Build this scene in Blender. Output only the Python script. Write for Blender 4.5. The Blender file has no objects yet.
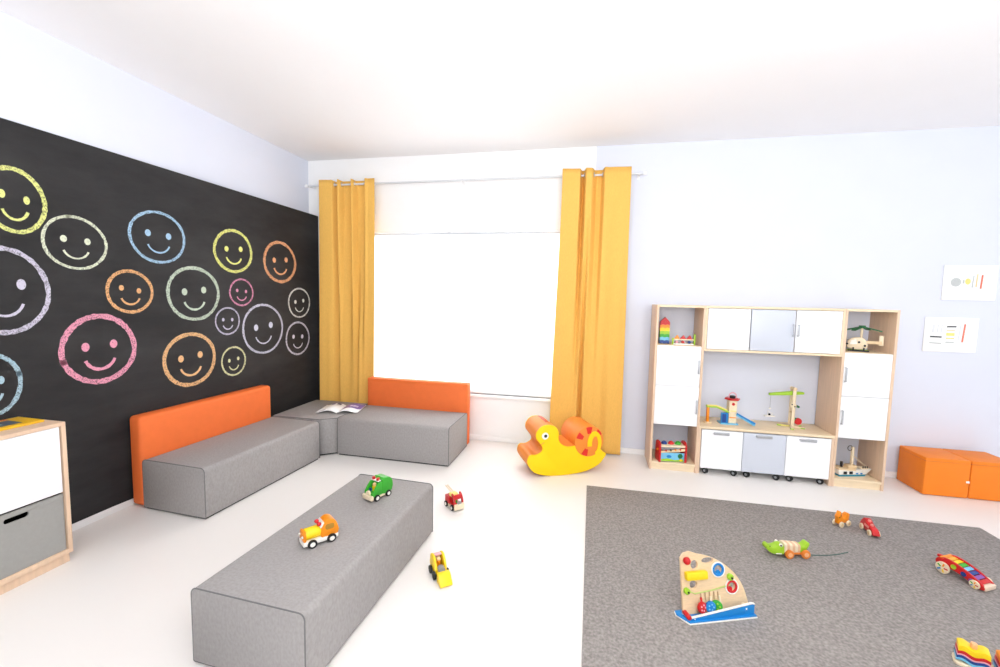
import bpy, bmesh, math, random
from mathutils import Vector, Matrix
random.seed(7)
scene = bpy.context.scene
COL = scene.collection
PI = math.pi

# ------------------------------------------------------------------ camera
CAM = Vector((3.1704, -4.3976, 1.5276)); YAW, PIT, ROL, FPX = 0.2085, 0.0816, 0.0208, 430.07
fw = Vector((-math.sin(YAW)*math.cos(PIT), math.cos(YAW)*math.cos(PIT), -math.sin(PIT)))
rt = Vector((math.cos(YAW), math.sin(YAW), 0)); up = rt.cross(fw)
r2 = math.cos(ROL)*rt + math.sin(ROL)*up; u2 = -math.sin(ROL)*rt + math.cos(ROL)*up
cd = bpy.data.cameras.new('camera'); cam = bpy.data.objects.new('camera', cd); COL.objects.link(cam)
cd.sensor_width = 36; cd.lens = 36*FPX/1000; cd.clip_start = .02
m = Matrix((r2, u2, -fw)).transposed().to_4x4(); m.translation = CAM
cam.matrix_world = m
scene.camera = cam

# ------------------------------------------------------------------ world and light
w = bpy.data.worlds.new('daylight'); scene.world = w; w.use_nodes = True
bg = w.node_tree.nodes['Background']; bg.inputs[0].default_value = (0.94, 0.97, 1.0, 1); bg.inputs[1].default_value = 1.0
scene.view_settings.view_transform = 'Standard'; scene.view_settings.look = 'None'
scene.view_settings.exposure = 0.45; scene.view_settings.gamma = 1; scene.view_settings.use_curve_mapping = False

# unseen bounce light added behind the photographer to brighten the white ceiling
ul = bpy.data.lights.new('bounce_fill', 'AREA'); ul.shape = 'RECTANGLE'; ul.size = 3.0; ul.size_y = 2.0; ul.energy = 148; ul.color = (.98, .99, 1)
uo = bpy.data.objects.new('bounce_fill', ul); COL.objects.link(uo); uo.location = (3.7, -5.1, 1.9); uo.rotation_euler = (PI-.5, 0, 0)
# bright daylight outside the window, shining in through the blinds
wl_ = bpy.data.lights.new('window_daylight', 'AREA'); wl_.shape = 'RECTANGLE'; wl_.size = 2.5; wl_.size_y = 1.7; wl_.energy = 62; wl_.color = (.96, .98, 1)
wo_ = bpy.data.objects.new('window_daylight', wl_); COL.objects.link(wo_); wo_.location = (1.89, .40, 1.36); wo_.rotation_euler = (-PI/2, 0, 0)

# ------------------------------------------------------------------ materials
def lin(c): return tuple(((v/255)/12.92 if v/255 <= .04045 else ((v/255+.055)/1.055)**2.4) for v in c)
MATS = {}
def mat(name, rgb, rough=.5, var=.04, scale=30, bump=0, bscale=200, stretch=None, metal=0, spec=.5):
    if name in MATS: return MATS[name]
    m = bpy.data.materials.new(name); m.use_nodes = True; MATS[name] = m
    nt = m.node_tree; b = nt.nodes['Principled BSDF']; c = lin(rgb)
    b.inputs['Roughness'].default_value = rough; b.inputs['Metallic'].default_value = metal
    b.inputs['Specular IOR Level'].default_value = spec
    tc = nt.nodes.new('ShaderNodeTexCoord'); mp = nt.nodes.new('ShaderNodeMapping')
    nt.links.new(tc.outputs['Object'], mp.inputs[0])
    if stretch: mp.inputs['Scale'].default_value = stretch
    no = nt.nodes.new('ShaderNodeTexNoise'); no.inputs['Scale'].default_value = scale; no.inputs['Detail'].default_value = 4
    nt.links.new(mp.outputs[0], no.inputs['Vector'])
    r = nt.nodes.new('ShaderNodeValToRGB'); r.color_ramp.elements[0].position = .3; r.color_ramp.elements[1].position = .7
    r.color_ramp.elements[0].color = tuple(max(0, v*(1-var*1.5)) for v in c)+(1,); r.color_ramp.elements[1].color = tuple(min(1, v*(1+var)) for v in c)+(1,)
    nt.links.new(no.outputs['Fac'], r.inputs[0]); nt.links.new(r.outputs[0], b.inputs['Base Color'])
    if bump:
        n2 = nt.nodes.new('ShaderNodeTexNoise'); n2.inputs['Scale'].default_value = bscale; n2.inputs['Detail'].default_value = 3
        nt.links.new(mp.outputs[0], n2.inputs['Vector'])
        bp = nt.nodes.new('ShaderNodeBump'); bp.inputs['Strength'].default_value = bump; bp.inputs['Distance'].default_value = .004
        nt.links.new(n2.outputs['Fac'], bp.inputs['Height']); nt.links.new(bp.outputs[0], b.inputs['Normal'])
    return m
def chalk(name, rgb, cover=.5):
    rgb = tuple(v*.78+216*.22 for v in rgb)
    if name in MATS: return MATS[name]
    m = bpy.data.materials.new(name); m.use_nodes = True; MATS[name] = m
    nt = m.node_tree; b = nt.nodes['Principled BSDF']; b.inputs['Base Color'].default_value = lin(rgb)+(1,); b.inputs['Roughness'].default_value = 1
    b.inputs['Specular IOR Level'].default_value = 0
    tc = nt.nodes.new('ShaderNodeTexCoord'); no = nt.nodes.new('ShaderNodeTexNoise'); no.inputs['Scale'].default_value = 120; no.inputs['Detail'].default_value = 5; no.inputs['Roughness'].default_value = .7
    nt.links.new(tc.outputs['Object'], no.inputs['Vector'])
    r = nt.nodes.new('ShaderNodeValToRGB'); r.color_ramp.elements[0].position = cover-.1; r.color_ramp.elements[1].position = cover+.1
    r.color_ramp.elements[0].color = (.12, .12, .12, 1); r.color_ramp.elements[1].color = (1, 1, 1, 1)
    nt.links.new(no.outputs['Fac'], r.inputs[0]); nt.links.new(r.outputs[0], b.inputs['Alpha'])
    return m
# room
WALL = mat('wall_paint', (221, 225, 238), .85, .008, 3, .05, 300)
CEIL = mat('ceiling_paint', (246, 245, 246), .9, .006, 2)
FLOOR = mat('floor_resin', (243, 239, 235), .38, .008, 1.2, spec=.35)
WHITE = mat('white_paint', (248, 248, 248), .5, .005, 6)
BLACKB = None
WOOD = mat('birch_wood', (232, 201, 172), .5, .05, 9, .05, 60, stretch=(6, 6, .5))
WOODH = mat('birch_wood_edge', (240, 218, 184), .5, .04, 9, stretch=(1, 6, 6))
TOYWOOD = mat('toy_wood', (236, 208, 165), .45, .05, 40, stretch=(1, 5, 5))
CREAM = mat('cream_wood', (240, 222, 190), .45, .04, 40)
LAM = mat('white_laminate', (250, 251, 253), .35, .003, 5)
GREYLAM = mat('pale_grey_laminate', (208, 213, 224), .35, .006, 5)
FELTBOX = mat('grey_board', (158, 157, 153), .8, .02, 60)
FAB = mat('grey_fabric', (164, 160, 158), .95, .07, 90, .35, 500, stretch=(1, 1, .6), spec=.15)
SEAM = mat('seam_thread', (112, 111, 112), .9, .05, 300)
ORANGEF = mat('orange_upholstery', (240, 118, 58), .6, .02, 14, .04, 400, spec=.3)
ORANGEV = mat('orange_leatherette', (243, 134, 32), .5, .02, 10, .05, 300, spec=.35)
CURT = mat('mustard_cloth', (238, 187, 97), .9, .04, 160, .1, 600, stretch=(1, 1, .25), spec=.15)
METAL = mat('brushed_metal', (190, 190, 192), .35, .03, 60, metal=.8)
HANDLE = mat('satin_handle', (186, 188, 193), .4, .03, 40, metal=.5)
BLACK = mat('black_rubber', (22, 22, 23), .55, .1, 60)
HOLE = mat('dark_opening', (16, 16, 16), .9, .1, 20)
def C(name, rgb, rough=.4): return mat('paint_'+name, rgb, rough, .03, 60)
RED = C('red', (206, 28, 30)); ORG = C('orange', (245, 146, 20)); YEL = C('yellow', (255, 214, 20)); GRN = C('green', (60, 172, 50)); LIME = C('lime', (160, 205, 45))
DGRN = C('dark_green', (18, 110, 62)); BLUE = C('blue', (22, 132, 205)); NAVY = C('navy', (28, 66, 140)); SKY = C('sky', (120, 195, 230)); PURP = C('purple', (140, 84, 165))
PINK = C('pink', (236, 170, 180)); OFFW = C('offwhite', (246, 242, 234)); GREYP = C('grey', (150, 152, 155)); PALEY = C('paleyellow', (245, 230, 130))
DYEL = mat('yellow_leatherette', (255, 208, 12), .55, .01, 8, spec=.3); DORG = mat('orange_foam_cover', (238, 140, 52), .5, .02, 8, spec=.35)
PAPER = mat('paper', (252, 252, 251), .8, .004, 20)

# ------------------------------------------------------------------ mesh helpers
class MB:
    def __init__(s): s.bm = bmesh.new()
    def _merge(s, t, mtx=None):
        if mtx is not None: bmesh.ops.transform(t, matrix=mtx, verts=t.verts)
        me = bpy.data.meshes.new('tmp'); t.to_mesh(me); t.free(); s.bm.from_mesh(me); bpy.data.meshes.remove(me); return s
    def box(s, lo, hi, bev=0, seg=2, mtx=None):
        t = bmesh.new(); bmesh.ops.create_cube(t, size=1)
        lo, hi = Vector(lo), Vector(hi); c = (lo+hi)/2; d = hi-lo
        for v in t.verts: v.co = Vector((v.co.x*d.x, v.co.y*d.y, v.co.z*d.z))+c
        if bev: bmesh.ops.bevel(t, geom=list(t.edges), offset=bev, segments=seg, affect='EDGES', profile=.5)
        return s._merge(t, mtx)
    def cyl(s, c, r, h, axis='z', r2=None, seg=24, bev=0, mtx=None):
        t = bmesh.new(); bmesh.ops.create_cone(t, cap_ends=True, segments=seg, radius1=r, radius2=r if r2 is None else r2, depth=h)
        if bev:
            e = [e for e in t.edges if any(len(f.verts) > 4 for f in e.link_faces)]
            bmesh.ops.bevel(t, geom=e, offset=bev, segments=2, affect='EDGES', profile=.5)
        R = {'z': Matrix(), 'x': Matrix.Rotation(PI/2, 4, 'Y'), 'y': Matrix.Rotation(-PI/2, 4, 'X')}[axis]
        M = Matrix.Translation(c) @ R
        return s._merge(t, M if mtx is None else mtx @ M)
    def sph(s, c, r, sc=(1, 1, 1), seg=20, mtx=None):
        t = bmesh.new(); bmesh.ops.create_uvsphere(t, u_segments=seg, v_segments=seg//2, radius=r)
        M = Matrix.Translation(c) @ Matrix.Diagonal((*sc, 1))
        return s._merge(t, M if mtx is None else mtx @ M)
    def tor(s, c, R, r, axis='z', seg=28, sub=8, mtx=None):
        t = bmesh.new(); V = []
        for i in range(seg):
            a = 2*PI*i/seg; row = []
            for j in range(sub):
                b = 2*PI*j/sub; q = R+r*math.cos(b); row.append(t.verts.new((q*math.cos(a), q*math.sin(a), r*math.sin(b))))
            V.append(row)
        for i in range(seg):
            for j in range(sub): t.faces.new((V[i][j], V[(i+1) % seg][j], V[(i+1) % seg][(j+1) % sub], V[i][(j+1) % sub]))
        Rm = {'z': Matrix(), 'x': Matrix.Rotation(PI/2, 4, 'Y'), 'y': Matrix.Rotation(-PI/2, 4, 'X')}[axis]
        M = Matrix.Translation(c) @ Rm
        return s._merge(t, M if mtx is None else mtx @ M)
    def prism(s, poly, t0, t1, plane='xz', bev=0, holes=(), mtx=None):
        """extrude a 2D outline; plane xz -> thickness along y, xy -> along z, yz -> along x"""
        P = {'xz': lambda u, v, t: (u, t, v), 'xy': lambda u, v, t: (u, v, t), 'yz': lambda u, v, t: (t, u, v)}[plane]
        t = bmesh.new()
        if holes:
            es = []
            for lp in [poly]+list(holes):
                vs = [t.verts.new(P(u, v, t0)) for u, v in lp]
                es += [t.edges.new((vs[i], vs[(i+1) % len(vs)])) for i in range(len(vs))]
            bmesh.ops.triangle_fill(t, use_beauty=True, use_dissolve=False, edges=es)
            faces = list(t.faces)
        else:
            faces = [t.faces.new([t.verts.new(P(u, v, t0)) for u, v in poly])]
        ex = bmesh.ops.extrude_face_region(t, geom=faces)
        d = Vector(P(0, 0, t1))-Vector(P(0, 0, t0))
        for g in ex['geom']:
            if isinstance(g, bmesh.types.BMVert): g.co += d
        bmesh.ops.recalc_face_normals(t, faces=t.faces)
        if bev:
            e = [e for e in t.edges if len(e.link_faces) == 2 and e.calc_face_angle(0) > .9]
            bmesh.ops.bevel(t, geom=e, offset=bev, segments=2, affect='EDGES', profile=.5)
        return s._merge(t, mtx)
    def tube(s, pts, r, seg=8, closed=False, mtx=None):
        t = bmesh.new(); pts = [Vector(p) for p in pts]; n = len(pts); rows = []
        prev = None
        for i, p in enumerate(pts):
            a = pts[(i-1) % n] if (closed or i > 0) else p; b = pts[(i+1) % n] if (closed or i < n-1) else p
            T = (b-a).normalized()
            if prev is None:
                ref = Vector((0, 0, 1)) if abs(T.z) < .9 else Vector((1, 0, 0)); N = T.cross(ref).normalized()
            else: N = (prev-T*prev.dot(T)).normalized()
            prev = N; Bn = T.cross(N)
            rr = r[i] if isinstance(r, (list, tuple)) else r
            rows.append([t.verts.new(p+rr*(math.cos(2*PI*k/seg)*N+math.sin(2*PI*k/seg)*Bn)) for k in range(seg)])
        for i in range(n if closed else n-1):
            A, B = rows[i], rows[(i+1) % n]
            for k in range(seg): t.faces.new((A[k], A[(k+1) % seg], B[(k+1) % seg], B[k]))
        if not closed: t.faces.new(rows[0][::-1]); t.faces.new(rows[-1])
        bmesh.ops.recalc_face_normals(t, faces=t.faces)
        return s._merge(t, mtx)
    def build(s, name, material, parent=None, smooth=True, label=None):
        me = bpy.data.meshes.new(name); s.bm.to_mesh(me); s.bm.free()
        me.materials.append(material)
        if smooth:
            for f in me.polygons: f.use_smooth = True
            me.set_sharp_from_angle(angle=math.radians(38))
        o = bpy.data.objects.new(name, me); COL.objects.link(o)
        if parent: o.parent = parent
        if label: o['label'] = label
        return o
def thing(name, label, cat, loc=(0, 0, 0), rz=0, group=None, rot=None):
    o = bpy.data.objects.new(name, None); COL.objects.link(o); o.empty_display_size = .05
    o.location = loc; o.rotation_euler = rot or (0, 0, rz); o['label'] = label; o['category'] = cat
    if group: o['group'] = group
    return o
def tag(o, label, cat, group=None):
    o['label'] = label; o['category'] = cat
    if group: o['group'] = group
    return o
def struct(o, label=None):
    o['kind'] = 'structure'
    if label: o['label'] = label
    return o
def arc(cx, cy, r, a0, a1, n=12, ry=None): return [(cx+r*math.cos(math.radians(a0+(a1-a0)*i/n)), cy+(ry or r)*math.sin(math.radians(a0+(a1-a0)*i/n))) for i in range(n+1)]
def circ(cx, cy, r, n=24, ry=None): return arc(cx, cy, r, 0, 360*(n-1)/n, n-1, ry)
def rrect(x0, y0, x1, y1, r, n=5, rb=None):
    rb = r if rb is None else rb
    return arc(x1-r, y1-r, r, 0, 90, n)+arc(x0+r, y1-r, r, 90, 180, n)+arc(x0+rb, y0+rb, rb, 180, 270, n)+arc(x1-rb, y0+rb, rb, 270, 360, n)
def smooth_loop(pts, sub=4):
    n = len(pts); out = []
    for i in range(n):
        p0, p1, p2, p3 = [pts[(i+k-1) % n] for k in range(4)]
        for j in range(sub):
            t = j/sub; q = []
            for a in range(2):
                q.append(.5*((2*p1[a])+(-p0[a]+p2[a])*t+(2*p0[a]-5*p1[a]+4*p2[a]-p3[a])*t*t+(-p0[a]+3*p1[a]-3*p2[a]+p3[a])*t**3))
            out.append(tuple(q))
    return out

# ------------------------------------------------------------------ the room
H = 3.015; XR, YF = 9.2, -8.5
struct(MB().box((-.15, YF, -.1), (XR, .2, 0)).build('floor', FLOOR, smooth=False), 'glossy white floor')
struct(MB().box((-.15, YF, H), (XR, .2, H+.1)).build('ceiling', CEIL, smooth=False), 'plain white ceiling')
struct(MB().box((-.15, YF, 0), (0, .2, H)).build('wall_left', WALL, smooth=False), 'pale wall carrying the blackboard')
WX0, WX1, WZ0, WZ1 = .62, 3.16, .50, 2.215
wb = MB()
wb.box((WX1, 0, 0), (XR, .2, H))
wbo = struct(wb.build('wall_back', WALL, smooth=False), 'pale bluish white wall with the window')
MB().box((0, 0, 0), (WX0, .2, H)).box((WX0, 0, 0), (WX1, .2, WZ0)).box((WX0, 0, WZ1), (WX1, .2, H)).build('flare_wall', WHITE, wbo, smooth=False, label='wall around the window, whitened for window flare')  # window flare put into the wall colour, whiter than beyond the curtain
def baseboard(name, lo, hi): struct(MB().box(lo, hi, .004).build(name, WHITE), 'low white baseboard')
baseboard('baseboard_left', (0, YF, 0), (.014, 0, .048)); baseboard('baseboard_back', (.014, -.014, 0), (XR, 0, .055))
# window with frame, mullion, panes and sill
win = bpy.data.objects.new('window_1', None); COL.objects.link(win); win.location = (WX0, .0, WZ0); struct(win, 'wide white window behind lowered white blinds')
ww, wh = WX1-WX0, WZ1-WZ0
MB().box((0, .08, 0), (.06, .15, wh)).box((ww-.06, .08, 0), (ww, .15, wh)).box((.06, .08, 0), (ww-.06, .15, .06)).box((.06, .08, wh-.06), (ww-.06, .15, wh)).build('window_frame', WHITE, win)
MB().box((ww/2-.04, .08, .06), (ww/2+.04, .15, wh-.06)).build('mullion', WHITE, win)
GL = bpy.data.materials.new('window_glass'); GL.use_nodes = True
nt = GL.node_tree; nt.nodes.clear(); og = nt.nodes.new('ShaderNodeOutputMaterial'); tr = nt.nodes.new('ShaderNodeBsdfTransparent'); gl = nt.nodes.new('ShaderNodeBsdfGlossy'); mx = nt.nodes.new('ShaderNodeMixShader')
gl.inputs['Roughness'].default_value = .02; mx.inputs[0].default_value = .06
nt.links.new(tr.outputs[0], mx.inputs[1]); nt.links.new(gl.outputs[0], mx.inputs[2]); nt.links.new(mx.outputs[0], og.inputs[0])
MB().box((.06, .112, .06), (ww/2-.04, .118, wh-.06)).build('pane', GL, win); MB().box((ww/2+.04, .112, .06), (ww-.06, .118, wh-.06)).build('pane', GL, win)
MB().box((-.05, -.035, -.03), (ww+.05, .08, 0), .005).build('window_sill', WHITE, win)
# two roller blinds
BL = bpy.data.materials.new('white_blind_cloth'); BL.use_nodes = True
nt = BL.node_tree; nt.nodes.clear(); og = nt.nodes.new('ShaderNodeOutputMaterial'); df = nt.nodes.new('ShaderNodeBsdfDiffuse'); tl = nt.nodes.new('ShaderNodeBsdfTranslucent'); mx = nt.nodes.new('ShaderNodeMixShader')
tx = nt.nodes.new('ShaderNodeTexNoise'); tx.inputs['Scale'].default_value = 300
rp = nt.nodes.new('ShaderNodeValToRGB'); rp.color_ramp.elements[0].color = (.94, .94, .94, 1); rp.color_ramp.elements[1].color = (.99, .99, .99, 1); nt.links.new(tx.outputs['Fac'], rp.inputs[0])
for d in (df, tl): nt.links.new(rp.outputs[0], d.inputs['Color'])
mx.inputs[0].default_value = .7; nt.links.new(df.outputs[0], mx.inputs[1]); nt.links.new(tl.outputs[0], mx.inputs[2]); nt.links.new(mx.outputs[0], og.inputs[0])
ALU = mat('pale_aluminium', (205, 208, 214), .5, .02, 50)
for x0, x1, near in ((.625, 1.660, 'blackboard corner'), (1.662, 3.155, 'rocking duck')):
    b = thing('roller_blind', 'white roller blind lowered over the window half by the '+near, 'blind', (x0, .035, .513))
    L = x1-x0
    MB().box((.003, -.001, 0), (L-.003, .001, 1.687)).build('blind_cloth', BL, b)
    MB().cyl((L/2, 0, 1.689), .009, L-.02, 'x', seg=16).build('roller_tube', ALU, b)
    MB().box((.01, -.006, -.012), (L-.01, .006, .004), .002).build('bottom_bar', WHITE, b)
    MB().box((0, -.014, 1.675), (.01, .03, 1.701), .002).build('bracket', ALU, b); MB().box((L-.01, -.014, 1.675), (L, .03, 1.701), .002).build('bracket', ALU, b)

# ------------------------------------------------------------------ blackboard with chalk smileys
BLACKB = mat('chalkboard_paint', (36, 36, 38), .62, .38, 2.6, .03, 200, stretch=(1, .5, 1.5), spec=.35)
for n_ in BLACKB.node_tree.nodes:
    if n_.type == 'VALTORGB':
        n_.color_ramp.elements[0].color = lin((27, 27, 29))+(1,); n_.color_ramp.elements[1].color = lin((58, 57, 58))+(1,); n_.color_ramp.elements[0].position = .38; n_.color_ramp.elements[1].position = .85
    if n_.type == 'TEX_NOISE' and n_.inputs['Scale'].default_value < 10: n_.inputs['Detail'].default_value = 8; n_.inputs['Roughness'].default_value = .62
bb = thing('blackboard', 'wall-wide black chalkboard covered in coloured smiley faces', 'blackboard', (0, 0, 0))
def XS(y): return max(.0116, .12+.05*y)
b_ = bmesh.new()
def bq(*c): b_.faces.new([b_.verts.new(v) for v in c])
YS = [-6.2, -2.168, -.003]; TOPZ = {-6.2: 2.446, -2.168: 2.444, -.003: 2.406}
for ya, yb in zip(YS[:-1], YS[1:]):
    A, B_, za, zb = XS(ya), XS(yb), TOPZ[ya], TOPZ[yb]
    bq((A, ya, .05), (B_, yb, .05), (B_, yb, zb), (A, ya, za)); bq((.0005, ya, za), (A, ya, za), (B_, yb, zb), (.0005, yb, zb)); bq((.0005, ya, .05), (.0005, yb, .05), (B_, yb, .05), (A, ya, .05))
bq((.0005, -.003, .05), (.0005, -.003, 2.406), (XS(-.003), -.003, 2.406), (XS(-.003), -.003, .05))
bmesh.ops.remove_doubles(b_, verts=b_.verts, dist=1e-5); bmesh.ops.recalc_face_normals(b_, faces=b_.faces)
o_ = MB(); o_.bm.free(); o_.bm = b_; o_.build('board_panel', BLACKB, bb, smooth=False)
SM = [  # y, z, ry, rz, colour, stroke, label colour
 (-2.574, 2.014, 0.146, 0.183, (222, 226, 120), .024, 'yellow green'), (-2.293, 1.817, 0.177, 0.167, (214, 220, 190), .018, 'cream'), (-1.78, 1.923, 0.206, 0.193, (150, 190, 222), .020, 'light blue'),
 (-2.646, 1.513, 0.21, 0.241, (196, 190, 212), .026, 'large lilac'), (-1.989, 1.521, 0.155, 0.153, (228, 160, 96), .022, 'orange'), (-2.192, 1.141, 0.228, 0.23, (234, 140, 168), .034, 'thick pink'),
 (-1.516, 1.514, 0.227, 0.22, (186, 202, 178), .026, 'pale green'), (-1.133, 1.893, 0.203, 0.19, (226, 226, 110), .026, 'bright yellow'), (-0.587, 1.844, 0.221, 0.208, (226, 150, 96), .030, 'orange'),
 (-1.062, 1.533, 0.132, 0.124, (214, 124, 160), .016, 'small rose'), (-1.215, 1.28, 0.126, 0.123, (188, 182, 206), .014, 'small lilac'), (-0.82, 1.187, 0.25, 0.244, (200, 200, 220), .022, 'whitish lilac'),
 (-0.326, 1.435, 0.166, 0.163, (220, 222, 214), .018, 'white'), (-0.357, 1.056, 0.181, 0.18, (204, 200, 214), .020, 'pale lilac'), (-1.567, 0.988, 0.225, 0.22, (236, 176, 112), .030, 'light orange'),
 (-1.166, 0.92, 0.13, 0.134, (222, 220, 160), .016, 'small cream yellow'), (-2.736, 1.003, 0.143, 0.18, (160, 196, 214), .022, 'blue')]
def XC(y): return XS(y)+.0008
def flat_strip(pts, wd, mtl, name, par):
    """a chalk stroke along (y,z) points, lying on the board"""
    b = bmesh.new(); n = len(pts); V = []
    for i in range(n):
        a = Vector(pts[max(i-1, 0)]); c = Vector(pts[min(i+1, n-1)]); d = (c-a).normalized(); nn = Vector((-d.y, d.x))
        ww_ = wd*random.uniform(.8, 1.15)*.5
        p = Vector(pts[i]); A = p+nn*ww_; B = p-nn*ww_
        V.append((b.verts.new((XC(A.x), A.x, A.y)), b.verts.new((XC(B.x), B.x, B.y))))
    for i in range(n-1): b.faces.new((V[i][0], V[i][1], V[i+1][1], V[i+1][0]))
    o = MB(); o.bm.free(); o.bm = b; return o.build(name, mtl, par, smooth=False)
for i, (y, z, ry, rz, col, st, lab) in enumerate(SM):
    cm = chalk('chalk_%d' % i, col, .44); cs = chalk('chalk_solid_%d' % i, col, .36)
    ph = random.uniform(0, 6); tilt = random.uniform(-.06, .06)
    loop = [(y+ry*(1-st/2/ry+.012*math.sin(3*a+ph))*math.cos(a), z+rz*(1-st/2/rz+.012*math.cos(2*a+ph))*math.sin(a)) for a in [2*PI*k/72+ph for k in range(75)]]
    o = flat_strip(loop, st, cm, 'chalk_smiley', bb); o['label'] = lab+' chalk smiley face'
    for s in (-1, 1):
        ey, ez = y+s*ry*.36, z+rz*(.10+tilt*s); er = .10
        e = bmesh.new(); f = e.faces.new([e.verts.new((XC(ey+ry*er*math.cos(a)), ey+ry*er*math.cos(a), ez+rz*er*1.25*math.sin(a))) for a in [2*PI*k/20 for k in range(20)]])
        mbb = MB(); mbb.bm.free(); mbb.bm = e; mbb.build('eye', cs, o, smooth=False)
    mp = [(y+ry*.40*math.cos(a), z-rz*.16+rz*.42*math.sin(a)) for a in [math.radians(200+140*k/16) for k in range(17)]]
    flat_strip(mp, max(.011, st*.6), cs, 'mouth', o)

# ------------------------------------------------------------------ curtains and rod
rod = thing('curtain_rod', 'thin white metal curtain rod running above the window', 'curtain rod', (.03, -.1, 2.715))
MB().cyl((1.79, 0, 0), .010, 3.56, 'x', seg=16).build('rod', mat('rod_white_metal', (214, 216, 220), .4, .02, 40), rod)
MB().cyl((.02, 0, 0), .016, .03, 'x', seg=16).build('finial', WHITE, rod); MB().cyl((3.58, 0, 0), .016, .03, 'x', seg=16).build('finial', WHITE, rod)
for x in (.06, 1.8, 3.53): MB().box((x-.008, -.006, -.012), (x+.008, .1, -.004)).box((x-.012, .092, -.03), (x+.012, .0995, .03), .002).build('bracket', WHITE, rod)
def curtain(label, x0t, x1t, x0b, x1b, ztop, zbot, folds, low, seed, group, yc=-.1, amp=.05):
    """folds: (width share, side) - panels between consecutive eyelets swing front and back"""
    rnd = random.Random(seed)
    t = thing('curtain', label, 'curtain', ((x0t+x1t)/2, yc, zbot), 0, group)
    ox = (x0t+x1t)/2
    # control profile: u -> (x share, y share)
    def mkprof(fl):
        pr, acc, tot = [], 0, sum(f[0] for f in fl)
        for wdt, ya in fl: pr.append((acc/tot, ya)); acc += wdt
        return pr+[(1, fl[-1][1])]
    top_, low_ = mkprof(folds), mkprof(low)
    def P(u, prof=top_):
        for i in range(len(prof)-1):
            a, b = prof[i], prof[i+1]
            if u <= b[0]+1e-9:
                k = (u-a[0])/(b[0]-a[0]); k2 = k*k*(3-2*k); return a[1]+(b[1]-a[1])*k2
        return prof[-1][1]
    NU, NV = 150, 46; b = bmesh.new(); rows = []
    ph = [rnd.uniform(0, 6) for _ in range(4)]
    for j in range(NV+1):
        v = j/NV; row = []
        for i in range(NU+1):
            u = i/NU; xt = x0t+(x1t-x0t)*u; xb = x0b+(x1b-x0b)*u
            k = v*v*(3-2*v)
            soft = .75+.25*(1-k)
            uu = min(1, max(0, u+.02*k*math.sin(5*u+ph[0]))); y = amp*((1-k)*P(uu)+k*P(uu, low_))*soft + .009*k*math.sin(11*u+ph[1]+1.2*v)+.0015*math.sin(23*u+ph[2]+4*v)
            x = xt+(xb-xt)*k-ox + .006*k*math.sin(17*u+ph[3])
            row.append(b.verts.new((x, y, (ztop-zbot)*(1-v)+(.012*abs(P(u)) if j == 0 else 0))))
        rows.append(row)
    for j in range(NV):
        for i in range(NU): b.faces.new((rows[j][i], rows[j+1][i], rows[j+1][i+1], rows[j][i+1]))
    mbx = MB(); mbx.bm.free(); mbx.bm = b; o = mbx.build('cloth', CURT, t)
    for f in o.data.polygons: f.use_smooth = True
    md = o.modifiers.new('thickness', 'SOLIDIFY'); md.thickness = .003; md.offset = 0
    # eyelets where the cloth crosses the rod
    for i in range(NU):
        u0, u1 = i/NU, (i+1)/NU
        if P(u0)*P(u1) < 0 or (abs(P(u0)) < 1e-6 and 0 < i):
            x = x0t+(x1t-x0t)*u0-ox
            MB().tor((x, 0, 2.715-zbot), .021, .005, 'x', 20, 6, Matrix()).build('eyelet', METAL, t)
    return t
F_A = [(14, -1), (5, -.85), (3, .8), (5, -1), (7, .5), (4, 1), (4, -1), (8, .6), (4, 1), (3.5, -1), (7, -.8)]
curtain('mustard yellow eyelet curtain in the corner beside the blackboard', .235, .885, .21, .845, 2.75, .02, F_A, [(10, -.9), (10, -.5), (4, .7), (9, -.9), (8, .3), (5, .8), (9, -.9), (8, -.3)], 3, 'mustard curtains at the window')
F_B = [(18, -1), (3, -.8), (4, 1), (5, -1), (6, -.9), (4, .9), (4, .6), (4, -1), (18, -.9), (4, -.8)]
curtain('mustard yellow eyelet curtain hanging between the window and the shelf tower', 2.85, 3.485, 2.80, 3.50, 2.762, .02, F_B, [(14, -.8), (12, -1), (3, -.6), (3, 1), (4, -1), (16, -.6), (8, .1), (10, -.9), (4, -.5)], 5, 'mustard curtains at the window')

# ------------------------------------------------------------------ sofas
def seat_block(par, lx, ly, h, axis, name='seat', r=.03, chamfer=None, x0=0, y0=0):
    """soft block with rounded long top edges; ends flat with a seam"""
    mb = MB(); seams = []
    if axis == 'y':
        pr = rrect(x0, .012, x0+lx, h, r, 5, .006)
        mb.prism(pr, y0, y0+ly, 'xz', bev=.006)
        for yy in (y0+.003, y0+ly-.003): seams.append(MB().tube([(u, yy, v) for u, v in rrect(x0-.0005, .0115, x0+lx+.0005, h+.0005, r, 5, .006)], .0028, 6, True))
    else:
        pr = rrect(y0, .012, y0+ly, h, r, 5, .006)
        mb.prism(pr, x0, x0+lx, 'yz', bev=.006)
        for xx in (x0+.003, x0+lx-.003): seams.append(MB().tube([(xx, u, v) for u, v in rrect(y0-.0005, .0115, y0+ly+.0005, h+.0005, r, 5, .006)], .0028, 6, True))
    o = mb.build(name, FAB, par)
    for q in seams: q.build('seam', SEAM, o)
    MB().box((x0+.012, y0+.012, 0), (x0+lx-.012, y0+ly-.012, .014)).build('base_board', BLACK, par)
    return o
s1 = thing('sofa', 'grey fabric bench sofa with orange backrest along the blackboard', 'sofa', (.026, -2.055, 0), -.050)
seat_block(s1, .545, 1.165, .355, 'y', x0=.117)
MB().box((0, 0, .012), (.115, 1.185, .655), .028, 4).build('backrest', ORANGEF, s1, label='smooth orange backrest')
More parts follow.
